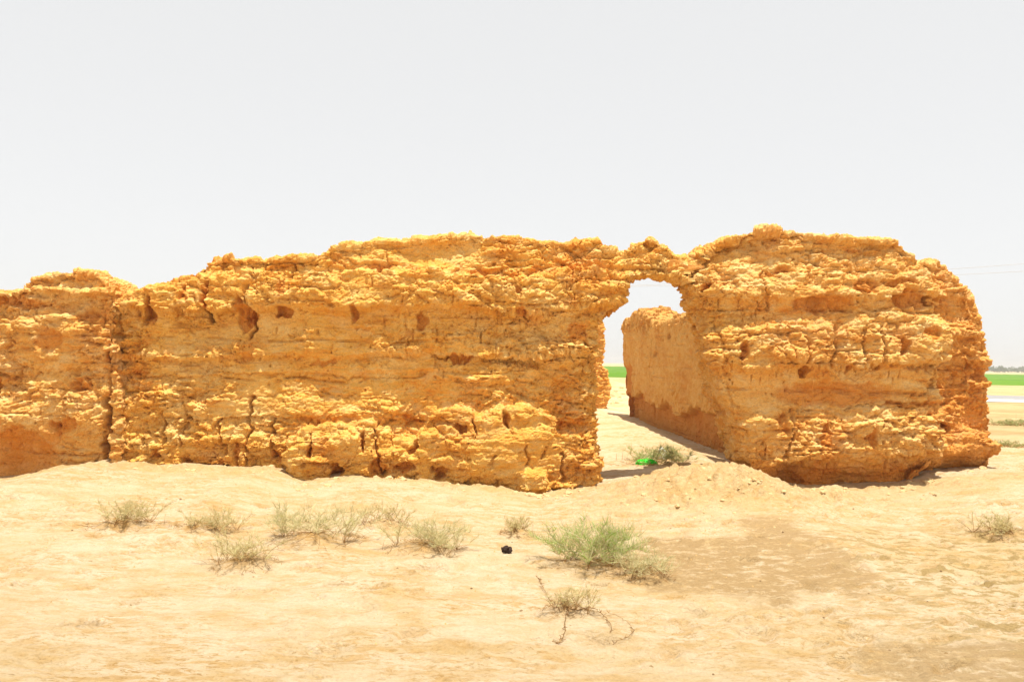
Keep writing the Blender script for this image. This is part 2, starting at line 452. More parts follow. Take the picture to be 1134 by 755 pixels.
POCK = [
    (315, 347, 9, 6, .16), (269, 348, 5, 22, .12), (278, 352, 7, 9, .10), (392, 346, 5, 9, .13), (466, 354, 5, 9, .16), (420, 293, 16, 5, .10),
    (575, 344, 7, 6, .12), (576, 321, 5, 4, .16), (228, 330, 4, 18, .12), (165, 345, 4, 14, .12), (205, 325, 4, 9, .10), (312, 318, 6, 10, .08),
    (377, 519, 7, 8, .34), (352, 497, 4, 6, .16), (424, 512, 9, 9, .20), (407, 485, 3, 12, .14), (448, 515, 12, 6, .14), (463, 490, 4, 10, .18), (487, 521, 8, 6, .18),
    (508, 470, 6, 4, .16), (559, 464, 3, 8, .12), (455, 463, 12, 3, .10), (627, 293, 3, 3, .14), (600, 300, 18, 3, .07), (530, 300, 20, 3, .06), (355, 400, 14, 3, .05),
    (236, 446, 12, 3, .05), (210, 512, 6, 6, .16), (173, 502, 5, 6, .14), (262, 505, 4, 12, .14), (306, 505, 7, 5, .12), (505, 398, 18, 3, .08), (640, 365, 10, 12, .06),
    (764, 297, 3, 4, .24), (781, 317, 4, 3, .18), (817, 390, 5, 8, .16), (988, 384, 3, 11, .18), (885, 411, 6, 4, .14), (935, 408, 3, 4, .14), (1059, 427, 4, 3, .18),
    (905, 338, 32, 9, .19), (1008, 333, 26, 9, .22), (955, 317, 15, 8, .16), (990, 313, 20, 5, .16), (860, 300, 12, 4, .08), (950, 272, 14, 3, .06),
    (920, 435, 70, 14, .06), (1020, 366, 9, 8, .07), (1000, 448, 30, 4, .06), (860, 470, 5, 12, .09), (905, 480, 4, 14, .09), (955, 485, 5, 12, .09),
    (4, 431, 5, 10, .22), (24, 337, 34, 6, .12), (62, 376, 15, 13, .09), (124, 486, 4, 24, .40), (100, 352, 16, 7, .09), (125, 395, 3, 8, .12), (20, 500, 46, 32, .13), (80, 470, 14, 8, .10),
    (95, 425, 10, 8, .08),
]
CR = [
    ([(136, 334), (131, 365), (128, 400), (126, 440)], 2.0, .07), ([(126, 440), (123, 470), (121, 508)], 2.6, .24),
    ([(278, 305), (276, 335), (279, 372)], 2.2, .11), ([(232, 305), (228, 330), (229, 352)], 2.0, .10), ([(167, 328), (161, 360)], 2.0, .10),
    ([(321, 290), (322, 322)], 1.4, .08), ([(421, 466), (423, 498), (428, 520)], 1.6, .12), ([(282, 440), (276, 470), (275, 510)], 1.8, .10),
    ([(246, 462), (248, 505)], 1.5, .09), ([(205, 460), (203, 490)], 1.5, .08), ([(180, 455), (184, 492)], 1.4, .08), ([(301, 470), (303, 508)], 1.6, .10),
    ([(352, 466), (350, 500)], 1.4, .10), ([(526, 455), (527, 475)], 1.4, .09), ([(558, 452), (559, 472)], 1.6, .10),
    ([(580, 494), (583, 512)], 1.3, .06), ([(601, 494), (602, 508)], 1.3, .06), ([(547, 498), (545, 514)], 1.2, .06), ([(619, 500), (622, 532)], 1.8, .09),
    ([(135, 416), (210, 413), (300, 414), (420, 417), (470, 415)], 1.5, .035), ([(140, 436), (260, 440), (340, 438), (440, 441)], 1.4, .025),
    ([(130, 464), (300, 465), (470, 468)], 1.5, .035), ([(150, 394), (260, 391), (330, 394)], 1.3, .025), ([(480, 398), (560, 400), (620, 398)], 1.6, .05),
    ([(860, 402), (960, 404), (1040, 406)], 1.6, .05), ([(790, 372), (900, 366), (1000, 372)], 1.4, .04), ([(930, 452), (985, 448), (1040, 430)], 1.3, .04),
    ([(842, 300), (846, 345)], 1.4, .06), ([(966, 364), (968, 400)], 1.5, .08), ([(948, 366), (950, 402)], 1.5, .08), ([(915, 372), (917, 402)], 1.4, .07), ([(885, 374), (887, 402)], 1.4, .07),
    ([(1052, 330), (1058, 400), (1052, 470), (1050, 530)], 2.5, .07), ([(872, 455), (866, 505)], 1.4, .08), ([(1030, 395), (1033, 430)], 1.6, .08),
    ([(770, 330), (800, 380), (806, 440), (815, 520)], 2.0, .04),
]

bm = bmesh.new()
D0 = 10.4
main = P([(112, 640), (114, 352), (124, 346), (134, 333), (142, 324), (165, 317), (190, 306), (205, 302), (218, 295), (222, 285), (245, 283), (280, 284), (320, 279), (350, 283), (362, 274), (375, 268),
          (395, 269), (410, 264), (440, 263), (470, 260), (500, 256), (530, 259), (565, 258), (590, 261), (620, 266), (650, 267), (668, 265), (676, 300), (676, 336), (660, 350),
          (660, 385), (661, 415), (662, 440), (665, 470), (663, 500), (662, 640)], D0)
bridge = P([(640, 267), (668, 264), (678, 275), (688, 281), (697, 273), (706, 265), (716, 262), (728, 262), (738, 268), (748, 277), (760, 284), (774, 292), (800, 316), (810, 345), (795, 352), (781, 346), (775, 333), (768, 318),
            (760, 307), (744, 304), (725, 305), (706, 305), (695, 308), (689, 320), (681, 334), (668, 348), (640, 360)], D0)
poly_prism(bm, bridge, 10.38, 10.88)
poly_prism(bm, main, 10.40, 11.35)
# fallen, bulging foot of the wall
poly_prism(bm, P([(318, 640), (316, 500), (324, 478), (345, 472), (365, 470), (400, 466), (424, 470), (428, 500), (424, 640)], 10.08), 10.10, 10.6)
poly_prism(bm, P([(424, 640), (426, 492), (440, 486), (462, 486), (468, 500), (470, 640)], 10.1), 10.14, 10.6)
poly_prism(bm, P([(456, 640), (460, 480), (474, 455), (500, 450), (522, 455), (530, 463), (552, 450), (590, 449), (616, 462), (622, 480), (656, 480), (662, 510), (662, 640)], 10.08), 10.10, 10.6)
poly_prism(bm, P([(578, 640), (580, 526), (592, 521), (606, 524), (612, 640)], 9.95), 9.94, 10.5)
# left end
left = P([(-420, 640), (-420, 345), (-200, 336), (-60, 328), (0, 322), (18, 323), (25, 319), (30, 308), (50, 303), (75, 300), (88, 296), (100, 300), (114, 308), (124, 321), (130, 342), (129, 640)], 10.3)
# tower
tower = P([(828, 640), (828, 520), (820, 490), (812, 460), (800, 430), (793, 400), (786, 365), (778, 330), (775, 290), (780, 274), (792, 264), (806, 256), (830, 253), (850, 250), (880, 254), (920, 258), (950, 259), (990, 261), (1003, 265), (1010, 274),
           (1024, 284), (1034, 294), (1042, 320), (1048, 360), (1050, 420), (1046, 480), (1046, 640)], 10.2)
poly_prism(bm, tower, 10.2, 11.2)
poly_prism(bm, [pt for pt in P([(880, 640), (870, 330), (880, 256), (920, 259), (950, 260), (990, 262), (1003, 266), (1010, 275), (1024, 285), (1034, 295), (1042, 320), (1048, 360), (1050, 420), (1046, 480), (1046, 640)], 10.2)], 10.9, 12.6)
poly_prism(bm, P([(960, 640), (960, 280), (1035, 290), (1050, 288), (1064, 297), (1080, 310), (1092, 328), (1104, 350), (1110, 368), (1112, 400), (1108, 425), (1106, 640)], 11.0), 11.0, 13.4)
poly_prism(bm, P([(980, 470), (980, 285), (1034, 289), (1050, 287), (1064, 296), (1080, 310), (1090, 328), (1098, 350), (1100, 380), (1094, 420), (1080, 470)], 10.6), 10.55, 12.4)
poly_prism(bm, P([(1000, 640), (1000, 440), (1090, 442), (1106, 452), (1112, 480), (1112, 640)], 11.6), 11.5, 13.2)
poly_prism(bm, P([(1030, 640), (1032, 490), (1060, 476), (1098, 476), (1116, 490), (1120, 640)], 10.6), 10.5, 12.4)
v, q = solid(bm, 0.045, 8, 0.0145, 2)
# lean the crest back and round the plan of the tower
lean = np.clip(v[:, 2] - 2.2, 0, None)
v[:, 1] += 0.10 * lean ** 2
tx = np.clip(np.abs(v[:, 0] - 4.15) - 0.7, 0, None) * (v[:, 0] > 2.3)
v[:, 1] += np.where(v[:, 0] > 2.3, 0.20 * np.minimum(tx, 1.3) ** 2, 0)
foot_flank_shade = lambda X, Y, p: np.maximum(0.85 * sstep(505, 525, Y) * sstep(800, 830, X), 0.7 * sstep(1048, 1064, X) * (0.45 + 0.55 * sstep(400, 440, Y)))  # shade painted as redder mud on the tower's foot and right flank
v, core_shade = erode(v, q, ledges, POCK, CR, rough, 3, 10.4, core_shade_extra=foot_flank_shade, patches=True)
cx = v[q].mean(axis=1)
fx, fy = px_of(cx)
ruin = tag(empty('ruined_wall', (0.5, 10.8, 0.1)), 'long eroded mud-brick wall pierced by an arch, ending in a massive stub at right', 'ruined wall')
def under(o):
    o.parent = ruin; o.matrix_parent_inverse = Matrix.Translation(-ruin.location)
TONE = lambda v_: sstep(2.0, 3.4, v_[:, 0] + 0.5 * perlin(v_.astype(np.float64) * 1.5, 9))
sa = fx < 684; sc_ = fx > 776; sb = ~(sa | sc_)
under(wall_mesh('wall', v, q, core_shade, MUD, None, sa, TONE))
under(wall_mesh('arch', v, q, core_shade, MUD, None, sb, TONE))
t_o = wall_mesh('tower', v, q, core_shade, MUD, None, sc_, TONE); under(t_o)
t_o['label'] = 'bulky rounded mud stub right of the arch with a redder undercut foot, part of it painted shade'

bm = bmesh.new()
poly_prism(bm, left, 10.25, 11.4)
v, q = solid(bm, 0.045, 8, 0.0155, 2)
lean = np.clip(v[:, 2] - 2.2, 0, None); v[:, 1] += 0.12 * lean ** 2
v, core_shade = erode(v, q, ledges, POCK, CR[:2], rough, 91, 10.3, core_shade_extra=lambda X, Y, p: 0.8 * np.exp(-(((X - 10) / 60) ** 4 + ((Y - 508) / 30) ** 4)))  # red tint at lower left paints the shade under the overhang
tag(wall_mesh('broken_wall', v, q, core_shade, MUD, None, None, 1.0), 'paler lower mud wall with a humped top at the left edge, split off by a dark crack', 'ruined wall')

# wall receding behind the arch (faces left), built in its own length/height frame
A0 = np.array([3.18, 22.6]); A1 = np.array([3.62, 12.4]); LEN = np.linalg.norm(A1 - A0); DIR = (A1 - A0) / LEN
def along(px):
    """length along the side wall whose face shows at that picture column"""
    a = (px - 567) / F
    t = (a * A0[1] - A0[0]) / (DIR[0] - a * DIR[1]); return t
def sidept(px, py):
    t = along(px); D = A0[1] + DIR[1] * t
    return (t, at(px, py, D)[1])
outl = [(-0.02, -0.6)] + [sidept(*p) for p in ((688.5, 362), (692, 354), (699, 346), (706, 342), (712, 344), (718, 353), (726, 359), (735, 356), (745, 350), (760, 346), (775, 340), (800, 335))] + [(LEN, -0.6)]
bm = bmesh.new(); poly_prism(bm, outl, 0, 0.8)
v, q = solid(bm, 0.06, 6, 0.026, 2)
def side_erode(v, q):
    p = v.astype(np.float64); n = normals(v, q)
    side = np.clip(1 - np.abs(n[:, 2]), 0, 1)
    d = 0.07 * fbm(p * 0.9, 3, 200) + 0.035 * fbm(p * np.array([4., 4., 1.4]), 4, 205) + 0.022 * fbm(p * 5, 4, 210) + 0.014 * fbm(p * 20, 2, 215)
    foot = 0.70 + 0.08 * np.sin(p[:, 0] * 0.9) + 0.20 * fbm(np.stack([p[:, 0] * 0.9, 0 * p[:, 0], 0.5 * p[:, 2]], 1), 5, 220, 0.62) * 2
    k = 1 - sstep(foot - 0.05, foot + 0.02, p[:, 2] + 0.03 * perlin(p * 8, 222))
    d -= 0.20 * k
    core_shade = (k * (0.85 + 0.5 * fbm(p * 2.2, 3, 224))).astype(np.float32)  # red foot band paints the shadow of the undercut
    # corner of the far end has fallen away
    k2 = (1 - sstep(1.0, 1.2, p[:, 0])) * (1 - sstep(1.45, 1.6, p[:, 2] + 0.1 * perlin(p * 3, 230)))
    d -= 0.10 * k2; core_shade = np.maximum(core_shade, k2)
    hz = p[:, 2] + 0.02 * fbm(p * 1.3, 2, 240)
    t = np.abs((hz / 0.235) % 1 - 0.5) * 0.235
    d -= side * 0.030 * np.exp(-(t / 0.018) ** 2) * sstep(-0.1, 0.3, fbm(p * np.array([0.8, 0.8, 4.0]), 3, 244))
    f1, f2, cid = worley(p * np.array([3.2, 3.2, 4.6]) + 0.5 * perlin(p * 3, 246)[:, None], 247, True)
    d += side * 0.05 * ((cid & np.uint32(255)).astype(np.float32) / 255 - 0.5) * sstep(-0.15, 0.25, fbm(p * 0.8, 2, 248))
    f1, f2, cid = worley(p * np.array([9., 9., 11.]), 249, True)
    d += 0.022 * ((cid & np.uint32(255)).astype(np.float32) / 255 - 0.5)
    f1, f2, cid = worley(p * np.array([1.5, 1.5, 2.4]), 250, True)
    on = ((cid >> np.uint32(3)) & np.uint32(3)) == 0
    d -= np.where(on, side * 0.12 * (1 - sstep(0.10, 0.22, f1)), 0)
    f1, f2, cid = worley(p * 7, 251, True)
    top = sstep(2.3, 2.55, p[:, 2])
    d += (0.12 + top) * 0.11 * ((cid & np.uint32(255)).astype(np.float32) / 255 - 0.5)
    tw = np.abs(p[:, 0] - along(767)); d -= 0.3 * 0 * tw
    return v + n * d[:, None], core_shade
v, core_shade = side_erode(v, q)
L, T, Z = v[:, 0].copy(), v[:, 1].copy(), v[:, 2].copy()
v = np.stack([A0[0] + DIR[0] * L - DIR[1] * T, A0[1] + DIR[1] * L + DIR[0] * T, Z], 1)
tag(wall_mesh('side_wall', v, q, core_shade, MUDP), 'smooth plastered mud wall receding behind the arch, its undercut foot painted red as shade', 'ruined wall')

# stub seen left behind the arch
bm = bmesh.new()
DS = 25.0
poly_prism(bm, P([(600, 560), (600, 345), (640, 348), (658, 351), (669, 358), (670, 396), (667, 405), (675, 412), (677, 430), (674, 441), (670, 450), (669, 560)], DS), DS, DS + 2.5)
v, q = solid(bm, 0.06, 5, 0.03, 2)
v, core_shade = erode(v, q, lambda X, Y: 0 * X, [], [], lambda X, Y: 0 * X + 0.8, 141, DS, core_shade_extra=lambda X, Y, p: 0.3 + 0 * X)
tag(wall_mesh('wall_stub', v, q, core_shade, MUD), 'narrow crumbling mud stub seen behind the left jamb of the arch', 'ruined wall')

# ------------------------------------------------------------------ ground sheet
def axis(parts):
    out = []
    for a, b, s in parts: out += list(np.arange(a, b, s))
    return np.array(out)
gx = axis([(-7.6, 8.6, 0.026)])
g = 0.03; xs = [gx[-1]]
while xs[-1] < 2400: g *= 1.09; xs.append(xs[-1] + g)
xl = [gx[0]]; g = 0.03
while xl[-1] > -2400: g *= 1.09; xl.append(xl[-1] - g)
gx = np.concatenate([np.array(xl[:0:-1]), gx, np.array(xs[1:])])
ys = [3.0]
while ys[-1] < 11.6: ys.append(ys[-1] + 0.012 + 0.0032 * (ys[-1] - 3))
while ys[-1] < 2600: ys.append(ys[-1] + max(0.05, 0.0042 * ys[-1] ** 1.1 * (1 if ys[-1] < 80 else 3)))
yb = [3.0]; g = 0.03
while yb[-1] > -400: g *= 1.25; yb.append(yb[-1] - g)
gy = np.concatenate([np.array(yb[:0:-1]), np.array(ys)])
GX, GY = np.meshgrid(gx, gy)
x, y = GX.ravel(), GY.ravel()
h = ground_h(x, y)
p2 = np.stack([x, y, 0 * x], 1)
nearw = 1 - sstep(30, 60, np.hypot(x, y))
det = 0.05 * fbm(p2 * 0.55, 3, 300) + 0.022 * fbm(p2 * np.array([1.3, 2.4, 1]), 4, 310)
# crusted, trodden surface: small scoops with crisp rims, patchy
f1, f2, cid = worley(p2 * np.array([2.6, 4.2, 1]) + 0.35 * fbm(p2 * 2.5, 2, 315)[:, None], 320, True)
cellr = (cid & np.uint32(255)).astype(np.float32) / 255
patch = sstep(-0.05, 0.30, fbm(p2 * 0.7 + 4, 3, 330))
det -= 0.055 * (1 - sstep(0.12, 0.42, f1)) * (cellr > 0.55) * patch
det += 0.035 * fbm(p2 * np.array([2.2, 4.0, 1]) + 5, 5, 322, 0.62) * (0.4 + patch)
f1, f2, cid = worley(p2 * np.array([7, 10, 1.0]), 340, True)
det += 0.012 * ((cid & np.uint32(255)).astype(np.float32) / 255 - .5) * (0.25 + patch)
det += 0.018 * fbm(p2 * np.array([6, 11, 1]), 4, 350, 0.6) * (0.5 + patch)
# rubble mound before the arch and rubble along the foot: coarse clods
mound = np.maximum(np.exp(-(((x - 2.35) / 1.35) ** 2 + ((y - 9.1) / 0.95) ** 2)), 0.7 * np.exp(-(((x - 3.6) / 1.2) ** 2 + ((y - 9.3) / 0.5) ** 2)))
f1, f2, cid = worley(p2 * np.array([7.5, 9, 1.0]) + 0.4 * perlin(p2 * 3, 361)[:, None], 360, True)
det += mound * 0.11 * (((cid & np.uint32(255)).astype(np.float32) / 255) - 0.3) * sstep(0, 0.25, f2 - f1)
f1, f2, cid = worley(p2 * np.array([17, 20, 1.0]), 365, True)
det += (0.15 + mound) * 0.045 * (((cid & np.uint32(255)).astype(np.float32) / 255) - 0.4) * sstep(0, 0.3, f2 - f1)
# old footprints and scuffs: shallow dents with a raised rim
dent = np.zeros_like(x)
drs = np.random.default_rng(41)
for k in range(260):
    dx_ = drs.uniform(-6.5, 7.5); dy_ = 4.1 + 5.6 * drs.random() ** 0.8
    ra, rb, dp = drs.uniform(0.05, 0.15), drs.uniform(0.04, 0.08), drs.uniform(0.012, 0.035)
    w_ = np.where((np.abs(x - dx_) < 0.5) & (np.abs(y - dy_) < 0.5))[0]
    th = drs.uniform(-0.9, 0.9); cc, ss = math.cos(th), math.sin(th)
    lx, ly = x[w_] - dx_, y[w_] - dy_
    jn = 0.35 * perlin(np.stack([x[w_] * 14, y[w_] * 14, 0 * lx], 1), 43)
    g_ = np.sqrt(((lx * cc + ly * ss) / ra) ** 2 + ((-lx * ss + ly * cc) / rb) ** 2) + jn
    det[w_] += dp * (-(1 - sstep(0.5, 1.0, g_)) + 0.5 * np.exp(-((g_ - 1.25) / 0.28) ** 2))
    dent[w_] = np.maximum(dent[w_], (1 - sstep(0.6, 1.3, g_)) * drs.uniform(0.2, 1.0))
apron = np.exp(-((y - 10.05) / 0.28) ** 2) * (np.abs(x) < 6.5)
det += apron * (0.10 * fbm(p2 * np.array([1.8, 2.5, 1]), 4, 372) + 0.05 * fbm(p2 * 7, 3, 374))
h = h + det * nearw
z = h
nx, ny = len(gx), len(gy)
idx = np.arange(nx * ny).reshape(ny, nx)
q = np.stack([idx[:-1, :-1].ravel(), idx[:-1, 1:].ravel(), idx[1:, 1:].ravel(), idx[1:, :-1].ravel()], 1)
GXs, GYs, GZ = gx, gy, h.reshape(ny, nx)
def gz(px_, py_):
    i = np.clip(np.searchsorted(GXs, px_) - 1, 0, nx - 2); j = np.clip(np.searchsorted(GYs, py_) - 1, 0, ny - 2)
    a = (px_ - GXs[i]) / (GXs[i + 1] - GXs[i]); b = (py_ - GYs[j]) / (GYs[j + 1] - GYs[j])
    return float((GZ[j, i] * (1 - a) + GZ[j, i + 1] * a) * (1 - b) + (GZ[j + 1, i] * (1 - a) + GZ[j + 1, i + 1] * a) * b)

m, nt, b = new_mat('desert_sand')
vec = n_map(nt)
big = n_noise(nt, vec, 0.55, 6, 0.6, 0.6)
med = n_noise(nt, n_map(nt, (1, 2.0, 1)), 2.2, 8, 0.65, 0.4)
fin = n_noise(nt, vec, 55, 4, 0.7)
c = n_mix(nt, 0.5, n_ramp(nt, big, [(0.38, (0.616, 0.435, 0.206)), (0.5, (0.683, 0.523, 0.319)), (0.62, (0.730, 0.579, 0.385))]),
          n_ramp(nt, med, [(0.38, (0.577, 0.373, 0.144)), (0.48, (0.673, 0.514, 0.306)), (0.58, (0.740, 0.593, 0.403))]))
# loose orange sand caught in the hollows of the pale crust: streaks and flecks
msk = n_ramp(nt, n_noise(nt, vec, 0.9, 4, 0.6), [(0.40, (0.15, 0.15, 0.15)), (0.62, (1, 1, 1))])
st1 = n_ramp(nt, n_noise(nt, n_map(nt, (1, 2.6, 1)), 4.5, 8, 0.72, 0.6), [(0.50, (0, 0, 0)), (0.56, (1, 1, 1))])
c = n_mix(nt, n_math(nt, 'MULTIPLY', n_math(nt, 'MULTIPLY', st1, msk), 0.75), c, (0.577, 0.350, 0.123))
st2 = n_ramp(nt, n_noise(nt, n_map(nt, (1, 2.2, 1)), 15, 6, 0.75, 0.4), [(0.53, (0, 0, 0)), (0.59, (1, 1, 1))])
c = n_mix(nt, n_math(nt, 'MULTIPLY', n_math(nt, 'MULTIPLY', st2, msk), 0.85), c, (0.481, 0.281, 0.092))
a = nt.nodes.new('ShaderNodeAttribute'); a.attribute_name = 'litter'
c = n_mix(nt, n_math(nt, 'MULTIPLY', a.outputs['Fac'], n_ramp(nt, n_noise(nt, vec, 17, 6, 0.7), [(0.40, (0.15, 0.15, 0.15)), (0.58, (0.9, 0.9, 0.9))]), True), c, (0.529, 0.289, 0.074))
a = nt.nodes.new('ShaderNodeAttribute'); a.attribute_name = 'dent'
c = n_mix(nt, n_math(nt, 'MULTIPLY', a.outputs['Fac'], n_ramp(nt, n_noise(nt, vec, 24, 5, 0.7), [(0.38, (0.1, 0.1, 0.1)), (0.55, (0.8, 0.8, 0.8))]), True), c, (0.540, 0.322, 0.108))
a = nt.nodes.new('ShaderNodeAttribute'); a.attribute_name = 'damp'
c = n_mix(nt, n_math(nt, 'MULTIPLY', a.outputs['Fac'], n_ramp(nt, n_noise(nt, n_map(nt, (1, 1.7, 1)), 5.5, 7, 0.7), [(0.50, (0, 0, 0)), (0.55, (1, 1, 1))]), True), c, (0.442, 0.304, 0.123))
a = nt.nodes.new('ShaderNodeAttribute'); a.attribute_name = 'crust'
cf = n_math(nt, 'MULTIPLY', a.outputs['Fac'], n_ramp(nt, n_noise(nt, n_map(nt, (1, 1.7, 1)), 6.0, 9, 0.78), [(0.42, (0.15, 0.15, 0.15)), (0.50, (1, 1, 1))]), True)
c = n_mix(nt, cf, c, (0.457, 0.304, 0.140))
a = nt.nodes.new('ShaderNodeAttribute'); a.attribute_name = 'plain'
c = n_mix(nt, a.outputs['Fac'], c, n_ramp(nt, n_noise(nt, n_map(nt, (1, 2, 1)), 0.35, 6, 0.7), [(0.38, (0.384, 0.252, 0.096)), (0.6, (0.538, 0.402, 0.193))]))
a = nt.nodes.new('ShaderNodeAttribute'); a.attribute_name = 'rubble'
c = n_mix(nt, n_math(nt, 'MULTIPLY', a.outputs['Fac'], 0.75, True), c, n_ramp(nt, n_noise(nt, vec, 9, 6, 0.7), [(0.38, (0.557, 0.327, 0.109)), (0.60, (0.692, 0.485, 0.228))]))
# scattered darker dung / straw specks
spk = n_noise(nt, n_map(nt, (1, 1.4, 1)), 16, 3, 0.6)
c = n_mix(nt, n_ramp(nt, spk, [(0.69, (0, 0, 0)), (0.73, (0.8, 0.8, 0.8))]), c, (0.346, 0.206, 0.074))
c = n_mix(nt, 0.7, c, n_ramp(nt, fin, [(0.3, (0.84, 0.82, 0.78)), (0.55, (1, 1, 1)), (0.75, (1.05, 1.05, 1.05))]), 'MULTIPLY')
nt.links.new(c, b.inputs['Base Color'])
n_bump(nt, b, n_math(nt, 'ADD', n_noise(nt, vec, 22, 8, 0.75), n_math(nt, 'MULTIPLY', n_noise(nt, n_map(nt, (1, 2.2, 1)), 7, 6, 0.7), 1.2)), 0.05, 1.0)
SAND = m
me = mesh_np('desert_ground', np.stack([x, y, z], 1), q)
wob = fbm(p2 * 1.6, 4, 370)
crx, cry, _ = hit(805, 624)
crust = 1 - sstep(0.75, 1.15, ((x - crx) / 0.85) ** 2 + ((y - cry) / 1.0) ** 2 + wob * 1.3)
c2x, c2y, _ = hit(1095, 740); crust = np.maximum(crust, 0.8 * (1 - sstep(0.7, 1.2, ((x - c2x) / 0.7) ** 2 + ((y - c2y) / 0.35) ** 2 + wob * 1.3)))
c3x, c3y, _ = hit(890, 610); crust = np.maximum(crust, 0.9 * (1 - sstep(0.7, 1.2, ((x - c3x) / 0.35) ** 2 + ((y - c3y) / 1.2) ** 2 + wob * 1.3)))
litter = np.zeros_like(x)
for bxp, byp, r, a_ in shrub_mounds:
    litter = np.maximum(litter, np.exp(-(((x - bxp + 0.1 * r) / (r * 0.95)) ** 2 + ((y - byp) / (r * 0.75)) ** 2)))
damp = sstep(1.5, 3.5, x) * (1 - sstep(7.5, 8.2, y))
plain = 0.85 * sstep(12.5, 17, y) * np.maximum(sstep(4, 7, x), sstep(26, 40, y))
for nm, arr in (('plain', plain), ('dent', dent), ('litter', litter), ('damp', damp), ('crust', crust), ('rubble', np.clip(mound * 1.2 + 0.8 * np.exp(-((y - 10.0) / 0.35) ** 2) * (np.abs(x) < 7), 0, 1))):
    at_ = me.attributes.new(nm, 'FLOAT', 'POINT'); at_.data.foreach_set('value', arr.astype(np.float32))
gr = link('desert_ground', me, SAND); gr['kind'] = 'structure'

# ------------------------------------------------------------------ road, field, horizon
def sheet(name, x0, x1, y0, y1, z, mat, n=(2, 2), thick=0.0, fn=None):
    X, Y = np.meshgrid(np.linspace(x0, x1, n[0]), np.linspace(y0, y1, n[1]))
    Zz = np.full(X.shape, z) if fn is None else z + fn(X, Y)
    id_ = np.arange(X.size).reshape(X.shape)
    qq = np.stack([id_[:-1, :-1].ravel(), id_[:-1, 1:].ravel(), id_[1:, 1:].ravel(), id_[1:, :-1].ravel()], 1)
    return link(name, mesh_np(name, np.stack([X.ravel(), Y.ravel(), Zz.ravel()], 1), qq), mat)
ASPH = simple_mat('asphalt', (0.26, 0.25, 0.24), 0.8, 0.15, 3)
WHITE = simple_mat('road_paint', (0.8, 0.78, 0.74), 0.7, 0.06, 5)
o = sheet('road', -900, 900, 41.5, 49, 0.06, ASPH); o['kind'] = 'structure'
o = sheet('road_marking', -900, 900, 41.8, 42.25, 0.066, WHITE); o['kind'] = 'structure'
o = sheet('road_verge', -900, 900, 38.9, 41.5, 0.064, simple_mat('compacted_gravel', (0.62, 0.56, 0.46), 0.95, 0.12, 2)); o['kind'] = 'structure'
CROP = blade_mat('green_crop', [(0.10, 0.24, 0.015), (0.16, 0.33, 0.025), (0.22, 0.38, 0.04)])
# crop: rough tufted canopy
X, Y = np.meshgrid(np.linspace(-420, 420, 900), np.concatenate([np.linspace(86, 130, 60), np.linspace(131, 235, 60)]))
P3 = np.stack([X.ravel(), Y.ravel(), 0 * X.ravel()], 1)
cz = 0.42 + 0.10 * fbm(P3 * 0.8, 2, 400) + 0.12 * RNG.random(len(P3))
P3[:, 1] += 2.5 * fbm(P3[:, [0, 2, 2]] * 0.15, 3, 405) * (P3[:, 1] < 131); edge = np.repeat(np.arange(len(X)) == 0, X.shape[1]); cz[edge] = 0
id_ = np.arange(X.size).reshape(X.shape)
qq = np.stack([id_[:-1, :-1].ravel(), id_[:-1, 1:].ravel(), id_[1:, 1:].ravel(), id_[1:, :-1].ravel()], 1)
me = mesh_np('crop_field', np.stack([P3[:, 0], P3[:, 1], cz], 1), qq)
a = me.attributes.new('tint', 'FLOAT', 'POINT'); a.data.foreach_set('value', np.clip(0.5 + 0.9 * fbm(P3 * np.array([0.05, 0.12, 1]), 3, 410), 0, 1).astype(np.float32))
tag(link('crop_field', me, CROP), 'bright green irrigated crop field beyond the road', 'crop field', None, 'stuff')

# far wood on the horizon: leaf-clump mass with uneven top
def leaf_quads(cs, size, rng):
    n = len(cs)
    a = rng.normal(size=(n, 3)); a /= np.linalg.norm(a, axis=1)[:, None]
    b_ = np.cross(a, rng.normal(size=(n, 3))); b_ /= np.linalg.norm(b_, axis=1)[:, None]
    s = size * (0.6 + 0.8 * rng.random((n, 1)))
    vv = np.stack([cs - a * s - b_ * s * .6, cs + a * s - b_ * s * .6, cs + a * s + b_ * s * .6, cs - a * s + b_ * s * .6], 1).reshape(-1, 3)
    return vv, np.arange(4 * n).reshape(-1, 4)
cs = []
for k in range(260):
    tx_ = RNG.uniform(150, 620); ty_ = RNG.uniform(560, 640); th = RNG.uniform(2.6, 5.0); tr = RNG.uniform(2.2, 4.5)
    n_ = 60
    dd = RNG.normal(size=(n_, 3)); dd /= np.linalg.norm(dd, axis=1)[:, None]; dd *= (RNG.random((n_, 1)) ** 0.4)
    cs.append(np.array([tx_, ty_, th * 0.58]) + dd * np.array([tr, tr, th * 0.45]))
vv, qq = leaf_quads(np.concatenate(cs), 0.6, RNG)
me = mesh_np('distant_trees', vv, qq, False)
a = me.attributes.new('tint', 'FLOAT', 'POINT'); a.data.foreach_set('value', np.repeat(RNG.random(len(qq)), 4).astype(np.float32))
tag(link('distant_trees', me, blade_mat('far_foliage', [(0.09, 0.12, 0.045), (0.16, 0.19, 0.08)])), 'hazy grey-green line of trees on the horizon at right', 'trees', None, 'stuff')

